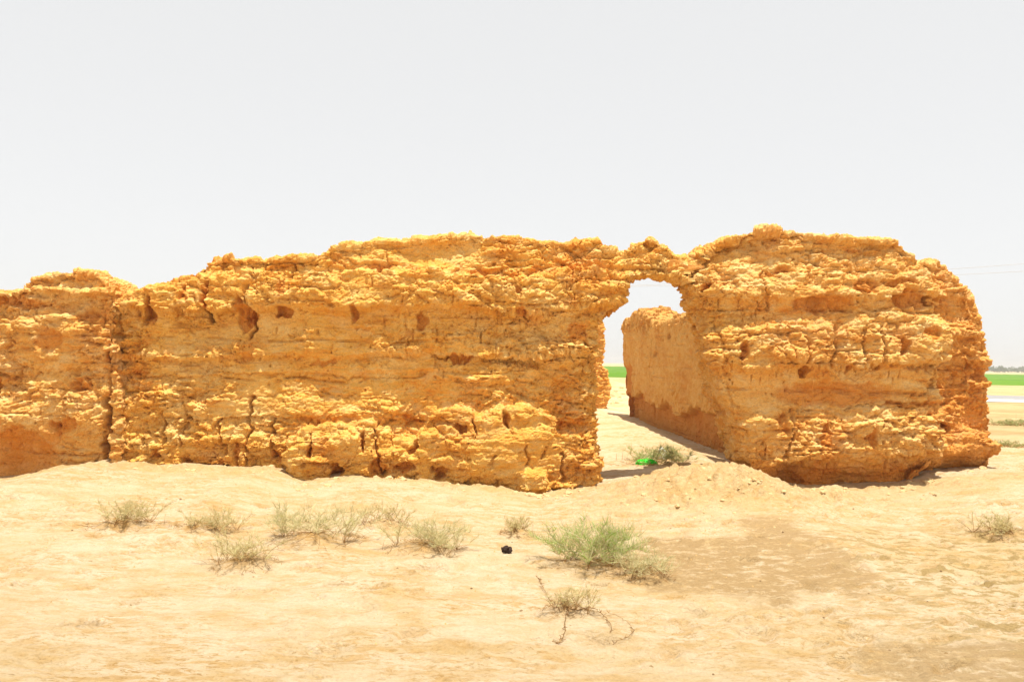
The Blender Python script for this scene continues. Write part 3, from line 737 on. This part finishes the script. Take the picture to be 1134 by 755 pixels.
# ------------------------------------------------------------------ power lines
WIRE = simple_mat('cable', (0.48, 0.48, 0.50), 0.6, 0.1, 5)
def tube(name, pts, r, mat, sides=6, parent=None):
    pts = np.asarray(pts, float); n = len(pts)
    rr = np.full(n, r) if np.isscalar(r) else np.asarray(r)
    t = np.gradient(pts, axis=0); t /= np.linalg.norm(t, axis=1)[:, None]
    ref = np.where(np.abs(t[:, 2:3]) > 0.9, np.array([[1., 0, 0]]), np.array([[0, 0, 1.]]))
    s = np.cross(t, ref); s /= np.linalg.norm(s, axis=1)[:, None]; u = np.cross(s, t)
    an = np.arange(sides) * 2 * math.pi / sides
    ring = pts[:, None] + rr[:, None, None] * (np.cos(an)[None, :, None] * s[:, None] + np.sin(an)[None, :, None] * u[:, None])
    id_ = np.arange(n * sides).reshape(n, sides)
    qq = np.stack([id_[:-1], np.roll(id_[:-1], -1, 1), np.roll(id_[1:], -1, 1), id_[1:]], -1).reshape(-1, 4)
    return link(name, mesh_np(name, ring.reshape(-1, 3), qq), mat, parent)
DW = 78.0
for (pa, pb, lab) in (((725, 315.0), (1097, 294.8), 'upper of two thin overhead cables crossing the pale sky at right'), ((725, 316.5), (1097, 302.3), 'lower of two thin overhead cables crossing the pale sky at right')):
    xa, za = at(pa[0], pa[1], DW); xb, zb = at(pb[0], pb[1], DW)
    tt = np.linspace(-3.0, 2.6, 90)
    pts = np.stack([xa + (xb - xa) * tt, np.full(90, DW), za + (zb - za) * tt * (0.75 + 0.25 * np.abs(tt))], 1)
    tag(tube('power_line', pts, 0.022, WIRE), lab, 'cable', 'overhead cables')

# ------------------------------------------------------------------ shrubs
PAL = {
    'dry': blade_mat('dry_twig', [(0.50, 0.36, 0.15), (0.64, 0.55, 0.29), (0.55, 0.53, 0.26), (0.74, 0.63, 0.38)]),
    'sage': blade_mat('sage_twig', [(0.48, 0.42, 0.20), (0.60, 0.56, 0.31), (0.70, 0.63, 0.38), (0.50, 0.48, 0.20)]),
    'green': blade_mat('green_twig', [(0.26, 0.40, 0.07), (0.40, 0.50, 0.14), (0.52, 0.54, 0.26), (0.50, 0.38, 0.19), (0.62, 0.60, 0.38)]),
    'olive': blade_mat('olive_twig', [(0.34, 0.40, 0.13), (0.46, 0.50, 0.20), (0.55, 0.52, 0.26), (0.42, 0.34, 0.15)]),
}
STEM = blade_mat('woody_stem', [(0.20, 0.10, 0.035), (0.36, 0.20, 0.07), (0.48, 0.31, 0.13)])

def ribbons(paths, widths, rng):
    """paths (n, k, 3) -> thin crossed ribbons as quads with a tint per ribbon"""
    n, k, _ = paths.shape
    t = paths[:, -1] - paths[:, 0]
    s = np.cross(t, rng.normal(size=(n, 3))); s /= np.maximum(np.linalg.norm(s, axis=1), 1e-9)[:, None]
    taper = np.linspace(1, 0.35, k)[None, :, None] * widths[:, None, None]
    a = paths + s[:, None] * taper; b_ = paths - s[:, None] * taper
    vv = np.stack([a, b_], 2).reshape(-1, 3)
    base = (np.arange(n) * k * 2)[:, None] + (np.arange(k - 1) * 2)[None]
    qq = np.stack([base, base + 1, base + 3, base + 2], -1).reshape(-1, 4)
    return vv, qq, np.repeat(rng.random(n), k * 2)

def ribbon_obj(name, paths, widths, mat, rng, parent):
    vv, qq, t = ribbons(paths, widths, rng)
    me = mesh_np(name, vv, qq, False)
    a = me.attributes.new('tint', 'FLOAT', 'POINT'); a.data.foreach_set('value', t.astype(np.float32))
    return link(name, me, mat, parent)

def make_shrub(x, D, s, seed):
    px, py, wpx, hpx, kind, lab = s
    rng = np.random.default_rng(seed)
    R = 0.5 * wpx / F * D * (1.4 if kind == 'green' else 1.6); Hh = hpx / F * D * 1.0
    dens = {'dry': 1.35, 'sage': 1.7, 'green': 1.8, 'olive': 1.1}[kind]
    root = empty('desert_shrub', (x, D, gz(x, D)))
    tag(root, lab, 'shrub', 'desert shrubs')
    # woody stems from a few crowns, arching outward
    nst = int(34 * (0.7 + 0.5 * dens))
    ncr = 6
    cr = np.stack([rng.uniform(-.7, .7, ncr) * R, rng.uniform(-.6, .6, ncr) * R * 0.8], 1)
    ends = []; SP = []
    for k in range(nst):
        c0 = cr[k % ncr] if k > 6 else cr[0] * 0.4
        an = rng.uniform(0, 2 * math.pi); rad = R * (0.25 + 0.75 * rng.random()); hh = Hh * rng.uniform(0.12, 0.72) * (1.1 - 0.5 * rad / R)
        e = np.array([c0[0] * 0.8 + math.cos(an) * rad * 0.8, c0[1] * 0.8 + math.sin(an) * rad * 0.65, hh])
        st = np.array([c0[0], c0[1], gz(x + c0[0], D + c0[1]) - root.location.z - 0.01])
        tt = np.linspace(0, 1, 6)[:, None]
        mid = (st + e) / 2 + rng.normal(size=3) * R * 0.10 + np.array([0, 0, hh * 0.35])
        path = (1 - tt) ** 2 * st + 2 * tt * (1 - tt) * mid + tt ** 2 * e
        path[1:-1] += rng.normal(size=(4, 3)) * R * 0.02
        SP.append(path); ends.append(path)
    SP = np.array(SP)
    w_ = max(0.0022, 0.00035 * D)
    ribbon_obj('stem', SP, np.full(len(SP), w_ * 0.9), STEM, rng, root)
    # dead, low twigs lying round the foot
    nd = int(60 * dens) + 40
    an = rng.uniform(0, 2 * math.pi, nd); rd = R * np.sqrt(rng.random(nd)) * 0.95
    o0 = np.stack([np.cos(an) * rd, np.sin(an) * rd * 0.8, np.zeros(nd)], 1)
    o0[:, 2] = [gz(x + a_, D + b_) - root.location.z + 0.004 for a_, b_ in o0[:, :2]]
    dd = rng.normal(size=(nd, 3)) * np.array([1, .7, .25]); dd[:, 2] = np.abs(dd[:, 2]) * 0.9; dd /= np.linalg.norm(dd, axis=1)[:, None]
    ln = R * rng.uniform(0.10, 0.35, nd)[:, None]
    ribbon_obj('dry_litter', np.stack([o0, o0 + dd * ln * .5 + np.array([0, 0, .01]), o0 + dd * ln], 1), np.full(nd, w_ * 0.8), STEM, rng, root)
    # fine twigs and narrow leaves along the stems
    nt_ = int(1150 * dens * min(2.0, (R / 0.35)))
    pick = rng.integers(0, nst, nt_); pos = rng.uniform(0.25, 1.0, nt_)
    f = pos * 5; i0 = np.minimum(f.astype(int), 4); fr = (f - i0)[:, None]
    o0 = SP[pick, i0] * (1 - fr) + SP[pick, i0 + 1] * fr
    dirs = rng.normal(size=(nt_, 3)) * np.array([0.75, 0.75, 0.45]) + np.array([0, 0, 0.75]) + (o0 * np.array([1, 1, 0])) / max(R, .01) * 0.6
    dirs /= np.linalg.norm(dirs, axis=1)[:, None]
    ln = Hh * rng.uniform(0.08, 0.30, nt_)[:, None]
    bend = rng.normal(size=(nt_, 3)) * 0.25
    TP = np.stack([o0, o0 + dirs * ln * 0.5 + bend * ln * 0.15, o0 + dirs * ln + bend * ln * 0.5], 1)
    TP[:, :, 2] = np.maximum(TP[:, :, 2], -0.01)
    ribbon_obj('foliage', TP, w_ * rng.uniform(0.45, 1.0, nt_) * (1.35 if kind == 'green' else 1.0), PAL[kind], rng, root)
    return root

shr = []
for k, (x, D, s) in enumerate(SHP):
    shr.append(make_shrub(x, D, s, 500 + k))

# creeping runners of the foreground tuft
tuft = shr[9]; trng = np.random.default_rng(77)
RUN = [[(629, 676), (612, 668), (604, 660), (600, 648), (594, 640)], [(629, 676), (640, 678), (650, 674), (660, 676), (672, 685), (678, 697), (675, 709), (688, 709), (701, 704), (699, 694), (688, 686), (672, 680)],
       [(629, 676), (627, 688), (624, 703), (619, 715), (612, 708), (606, 703), (596, 703)]]
for rr in RUN:
    pts = []
    for (px, py) in rr:
        x_, D_, z_ = hit(px, py); pts.append((x_ - tuft.location.x, D_ - tuft.location.y, gz(x_, D_) - tuft.location.z + 0.012))
    pts = np.array(pts); fine_ = []
    for a_, b_ in zip(pts[:-1], pts[1:]):
        for t_ in np.linspace(0, 1, 6)[:-1]: fine_.append(a_ + (b_ - a_) * t_ + trng.normal(size=3) * np.array([.006, .008, .003]))
    fine_ = np.array(fine_)
    ro = tube('runner', fine_, np.linspace(0.0022, 0.001, len(fine_)), STEM, 5, tuft)
    a = ro.data.attributes.new('tint', 'FLOAT', 'POINT'); a.data.foreach_set('value', np.full(len(ro.data.vertices), 0.35, np.float32))
    n_ = 70
    i_ = trng.integers(0, len(fine_), n_); o0 = fine_[i_]
    dd = trng.normal(size=(n_, 3)) * np.array([1, 1, .4]) + np.array([0, 0, .3]); dd /= np.linalg.norm(dd, axis=1)[:, None]
    ln = trng.uniform(0.012, 0.035, n_)[:, None]
    ribbon_obj('foliage', np.stack([o0, o0 + dd * ln * .6, o0 + dd * ln], 1), np.full(n_, 0.0022), STEM, trng, ro)

# ------------------------------------------------------------------ stones, clods, litter
def lump_mesh(name, r, seed, flat=0.7, sub=3, amp=0.35):
    bm = bmesh.new(); bmesh.ops.create_icosphere(bm, subdivisions=sub, radius=1.0)
    p = np.array([v_.co[:] for v_ in bm.verts])
    d = 1 + amp * fbm(p * 1.1 + seed, 3, seed) * 1.6
    f1, f2 = worley(p * 1.4 + seed, seed + 3); d += 0.22 * (f2 - f1) - 0.08
    p = p * d[:, None] * np.array([r, r * 0.85, r * flat])
    for v_, c_ in zip(bm.verts, p): v_.co = c_
    me = bpy.data.meshes.new(name); bm.to_mesh(me); bm.free()
    a = me.attributes.new('core_shade', 'FLOAT', 'POINT')
    return me

CLOD = simple_mat('clod_mud', (0.56, 0.40, 0.20), 0.95, 0.16, 2.5)
protos = []
for k in range(5):
    me = lump_mesh('mud_clod', 1.0, 600 + k, 0.62); me.materials.append(CLOD); protos.append(me)
SPOTS = [(588, 549, 7), (597, 552, 6), (606, 550, 4), (571, 546, 4), (630, 547, 5), (643, 545, 3), (338, 539, 4), (352, 543, 3), (330, 545, 3), (362, 539, 5), (345, 549, 2.5), (372, 533, 4),
         (430, 531, 5), (416, 531, 3), (447, 534, 4), (214, 520, 4), (246, 515, 4), (150, 518, 4), (300, 521, 4), (778, 522, 4), (786, 531, 3), (764, 540, 3), (740, 534, 3), (713, 548, 4), (705, 528, 4),
         (829, 532, 4), (835, 531, 3), (853, 548, 3), (800, 556, 3), (750, 562, 4), (726, 556, 3), (770, 574, 3), (813, 571, 2.5), (695, 560, 3), (735, 546, 3), (760, 552, 2.5), (1088, 518, 5), (1075, 521, 4), (1060, 532, 3),
         (1010, 541, 3), (1000, 545, 4), (983, 548, 3), (1022, 552, 2.5), (1032, 547, 3), (920, 548, 3), (682, 433, 3), (686, 440, 3), (690, 436, 3), (679, 438, 2.5), (688, 430, 2.5), (684, 446, 3), (678, 447, 3)]
rs = random.Random(5)
for k in range(70):   # crumbs along the foot of the walls
    pxx = rs.choice([rs.uniform(140, 660), rs.uniform(840, 1045)]); SPOTS.append((pxx, float(np.interp(pxx, [b_[0] for b_ in base_px], [b_[1] for b_ in base_px])) + abs(rs.gauss(1, 6)), rs.choice([1.5, 2, 2, 2.5, 3.2, 4])))
for k in range(44):   # a looser scatter over the mound
    SPOTS.append((rs.gauss(790, 60), rs.uniform(535, 592), rs.uniform(1.0, 2.2)))
for k, (px, py, r) in enumerate(SPOTS):
    x_, D_, z_ = hit(px, py)
    rad = r / F * D_
    o = bpy.data.objects.new('mud_clod', protos[k % 5]); COL.objects.link(o)
    o.location = (x_, D_, gz(x_, D_) - rad * 0.08); o.scale = (rad,) * 3
    o.rotation_euler = (rs.uniform(-.3, .3), rs.uniform(-.3, .3), rs.uniform(0, 6.28))
    lab = 'crumbled ochre mud clod lying among rubble at the foot of the ruin' if r >= 3 else ('small ochre mud clod on the rubble mound before the arch' if 690 < px < 880 else 'small ochre crumb of mud on the sand below the walls')
    if 675 < px < 692 and py < 450:
        tag(o, 'pale mud lump in the far heap seen through the arch', 'clod', 'lumps of the far heap'); continue
    tag(o, lab, 'clod', 'mud clods fallen from the walls' if r >= 3 else ('small clods on the mound' if 690 < px < 880 else 'small crumbs below the walls'))

DARK = simple_mat('dark_stone', (0.035, 0.02, 0.014), 0.8, 0.4, 60)
x_, D_, z_ = hit(561, 614)
me = lump_mesh('black_lump', 0.042, 701, 0.85, 4, 0.5); me.materials.append(DARK)
o = link('black_lump', me); o.location = (x_, D_, gz(x_, D_) + 0.022)
tag(o, 'small charred black lump alone on the bare sand', 'stone')
PEB = simple_mat('brown_pebble', (0.24, 0.15, 0.07), 0.85, 0.3, 60)
pm = lump_mesh('pebble', 1.0, 705, 0.7, 2); pm.materials.append(PEB)
PEBS = [(577, 676, 2.2), (522, 653, 1.8), (733, 622, 2), (743, 587, 2), (867, 590, 2), (949, 620, 1.8), (1042, 633, 2), (842, 643, 1.6), (693, 597, 1.5), (440, 632, 1.8), (118, 574, 1.8), (80, 589, 1.8), (200, 555, 2), (567, 600, 1.4), (1107, 679, 2),
        (1035, 549, 2.6), (1027, 671, 1.6), (790, 745, 1.8), (945, 565, 1.6), (1000, 575, 1.6), (962, 658, 1.6), (1051, 697, 2.2), (912, 686, 1.8), (985, 720, 1.8)]
for px, py, r in PEBS:
    x_, D_, z_ = hit(px, py); rad = 0.75 * r / F * D_
    o = bpy.data.objects.new('pebble', pm); COL.objects.link(o)
    o.location = (x_, D_, gz(x_, D_) + rad * 0.3); o.scale = (rad * rs.uniform(.8, 1.4), rad, rad); o.rotation_euler = (0, 0, rs.uniform(0, 6))
    tag(o, 'small dark brown pebble on the open sand', 'pebble', 'pebbles on the sand')
# grit
cs = []
n_ = 9000
gxr = RNG.uniform(-7, 8, n_); gyr = 4 + 6 * RNG.random(n_) ** 0.8
keep = (fbm(np.stack([gxr * .8, gyr * .8, 0 * gxr], 1), 3, 720) > -0.05) | (np.exp(-(((gxr - 2.35) / 1.3) ** 2 + ((gyr - 9.1) / .9) ** 2)) > RNG.random(n_))
gxr, gyr = gxr[keep], gyr[keep]
tet = np.array([[1, 0, -.4], [-.5, .87, -.4], [-.5, -.87, -.4], [0, 0, .7]])
V = []; 
for xx, yy in zip(gxr, gyr):
    s_ = 0.0022 * yy ** 0.5 * (0.5 + RNG.random() ** 4 * 1.8); an = RNG.random() * 6.28
    c_, s2 = math.cos(an), math.sin(an)
    Rm = np.array([[c_, -s2, 0], [s2, c_, 0], [0, 0, 1]])
    V.append((tet * (0.6 + 0.8 * RNG.random((4, 3)))) @ Rm.T * s_ + np.array([xx, yy, gz(xx, yy) + s_ * .25]))
V = np.concatenate(V); T = np.array([[0, 1, 3], [1, 2, 3], [2, 0, 3], [0, 2, 1]])
Q = (np.arange(len(gxr)) * 4)[:, None, None] + T[None]
me = mesh_np('gravel', V, Q.reshape(-1, 3), False)
tag(link('gravel', me, simple_mat('grit', (0.56, 0.37, 0.16), 0.95, 0.25, 4)), 'fine ochre grit and crumbs scattered over the sand', 'gravel', None, 'stuff')

# crumpled plastic bags by the shrub in the arch
def bag(name, px, py, rx, rz_, mat, seed, lab):
    x_, D_, z_ = hit(px, py)
    bm = bmesh.new(); bmesh.ops.create_icosphere(bm, subdivisions=4, radius=1.0)
    p = np.array([v_.co[:] for v_ in bm.verts])
    d = 0.72 + 0.55 * fbm(p * 1.6 + seed, 4, seed, 0.6, True) * 0.8
    p = p * d[:, None] * np.array([rx, rx * 0.7, rz_])
    p[:, 2] = np.maximum(p[:, 2], -0.3 * rz_)
    for v_, c_ in zip(bm.verts, p): v_.co = c_
    me = bpy.data.meshes.new(name); bm.to_mesh(me); bm.free(); me.materials.append(mat)
    o = link(name, me); o.location = (x_, D_, gz(x_, D_) + rz_ * 0.3)
    tag(o, lab, 'plastic bag')
GRN = simple_mat('green_plastic', (0.03, 0.60, 0.02), 0.35, 0.15, 12)
WHT = simple_mat('white_plastic', (0.85, 0.88, 0.86), 0.35, 0.08, 12)
bag('plastic_bag', 716, 514, 0.16, 0.07, GRN, 801, 'crumpled bright green plastic bag on the sand inside the arch')
bag('plastic_bag', 733, 508, 0.08, 0.13, WHT, 803, 'small white plastic bag caught in the shrub inside the arch')

# ------------------------------------------------------------------ dusty air
bm = bmesh.new(); bmesh.ops.create_cube(bm, size=1.0)
me = bpy.data.meshes.new('haze'); bm.to_mesh(me); bm.free()
hz_o = link('haze', me); hz_o.scale = (5800, 3600, 21); hz_o.location = (0, 1200, 8.5); hz_o['kind'] = 'stuff'
hm = bpy.data.materials.new('haze'); hm.use_nodes = True; hnt = hm.node_tree; hnt.nodes.clear()
ho = hnt.nodes.new('ShaderNodeOutputMaterial'); hv = hnt.nodes.new('ShaderNodeVolumePrincipled')
hv.inputs['Color'].default_value = (0.93, 0.90, 0.86, 1); hv.inputs['Density'].default_value = HAZE
hnt.links.new(hv.outputs[0], ho.inputs['Volume']); me.materials.append(hm)

# ------------------------------------------------------------------ light
S = Vector((0.12, -0.12, 0.98)).normalized()
el = math.asin(S.z); az = math.atan2(S.x, S.y)
w = bpy.data.worlds.new('World'); SC.world = w; w.use_nodes = True
nt = w.node_tree; bg = nt.nodes['Background']
sky = nt.nodes.new('ShaderNodeTexSky'); sky.sky_type = 'NISHITA'; sky.sun_disc = False
sky.sun_elevation = el; sky.sun_rotation = az; sky.air_density = 1.0; sky.dust_density = 1.5; sky.ozone_density = 1.0; sky.altitude = 600
hs = nt.nodes.new('ShaderNodeHueSaturation'); hs.inputs['Saturation'].default_value = 0.30
nt.links.new(sky.outputs['Color'], hs.inputs['Color'])
nt.links.new(n_mix(nt, 0.68, hs.outputs['Color'], (8.75, 8.72, 8.62)), bg.inputs['Color'])   # dust-laden air: the sky is milky
bg.inputs['Strength'].default_value = 0.0625
sun = bpy.data.lights.new('sun', 'SUN'); sun.energy = 4.0; sun.angle = math.radians(0.6); sun.color = (1.0, 0.95, 0.86)
so = bpy.data.objects.new('sun', sun); COL.objects.link(so); so.location = (0, 0, 30)
so.rotation_euler = S.to_track_quat('Z', 'Y').to_euler()
vs = SC.view_settings
SC.display_settings.display_device = 'sRGB'
vs.view_transform = 'Standard'; vs.look = 'None'; vs.exposure = 0.95; vs.gamma = 1.0; vs.use_curve_mapping = False
SC.cycles.use_denoising = True
SC.cycles.max_bounces = 8; SC.cycles.diffuse_bounces = 4
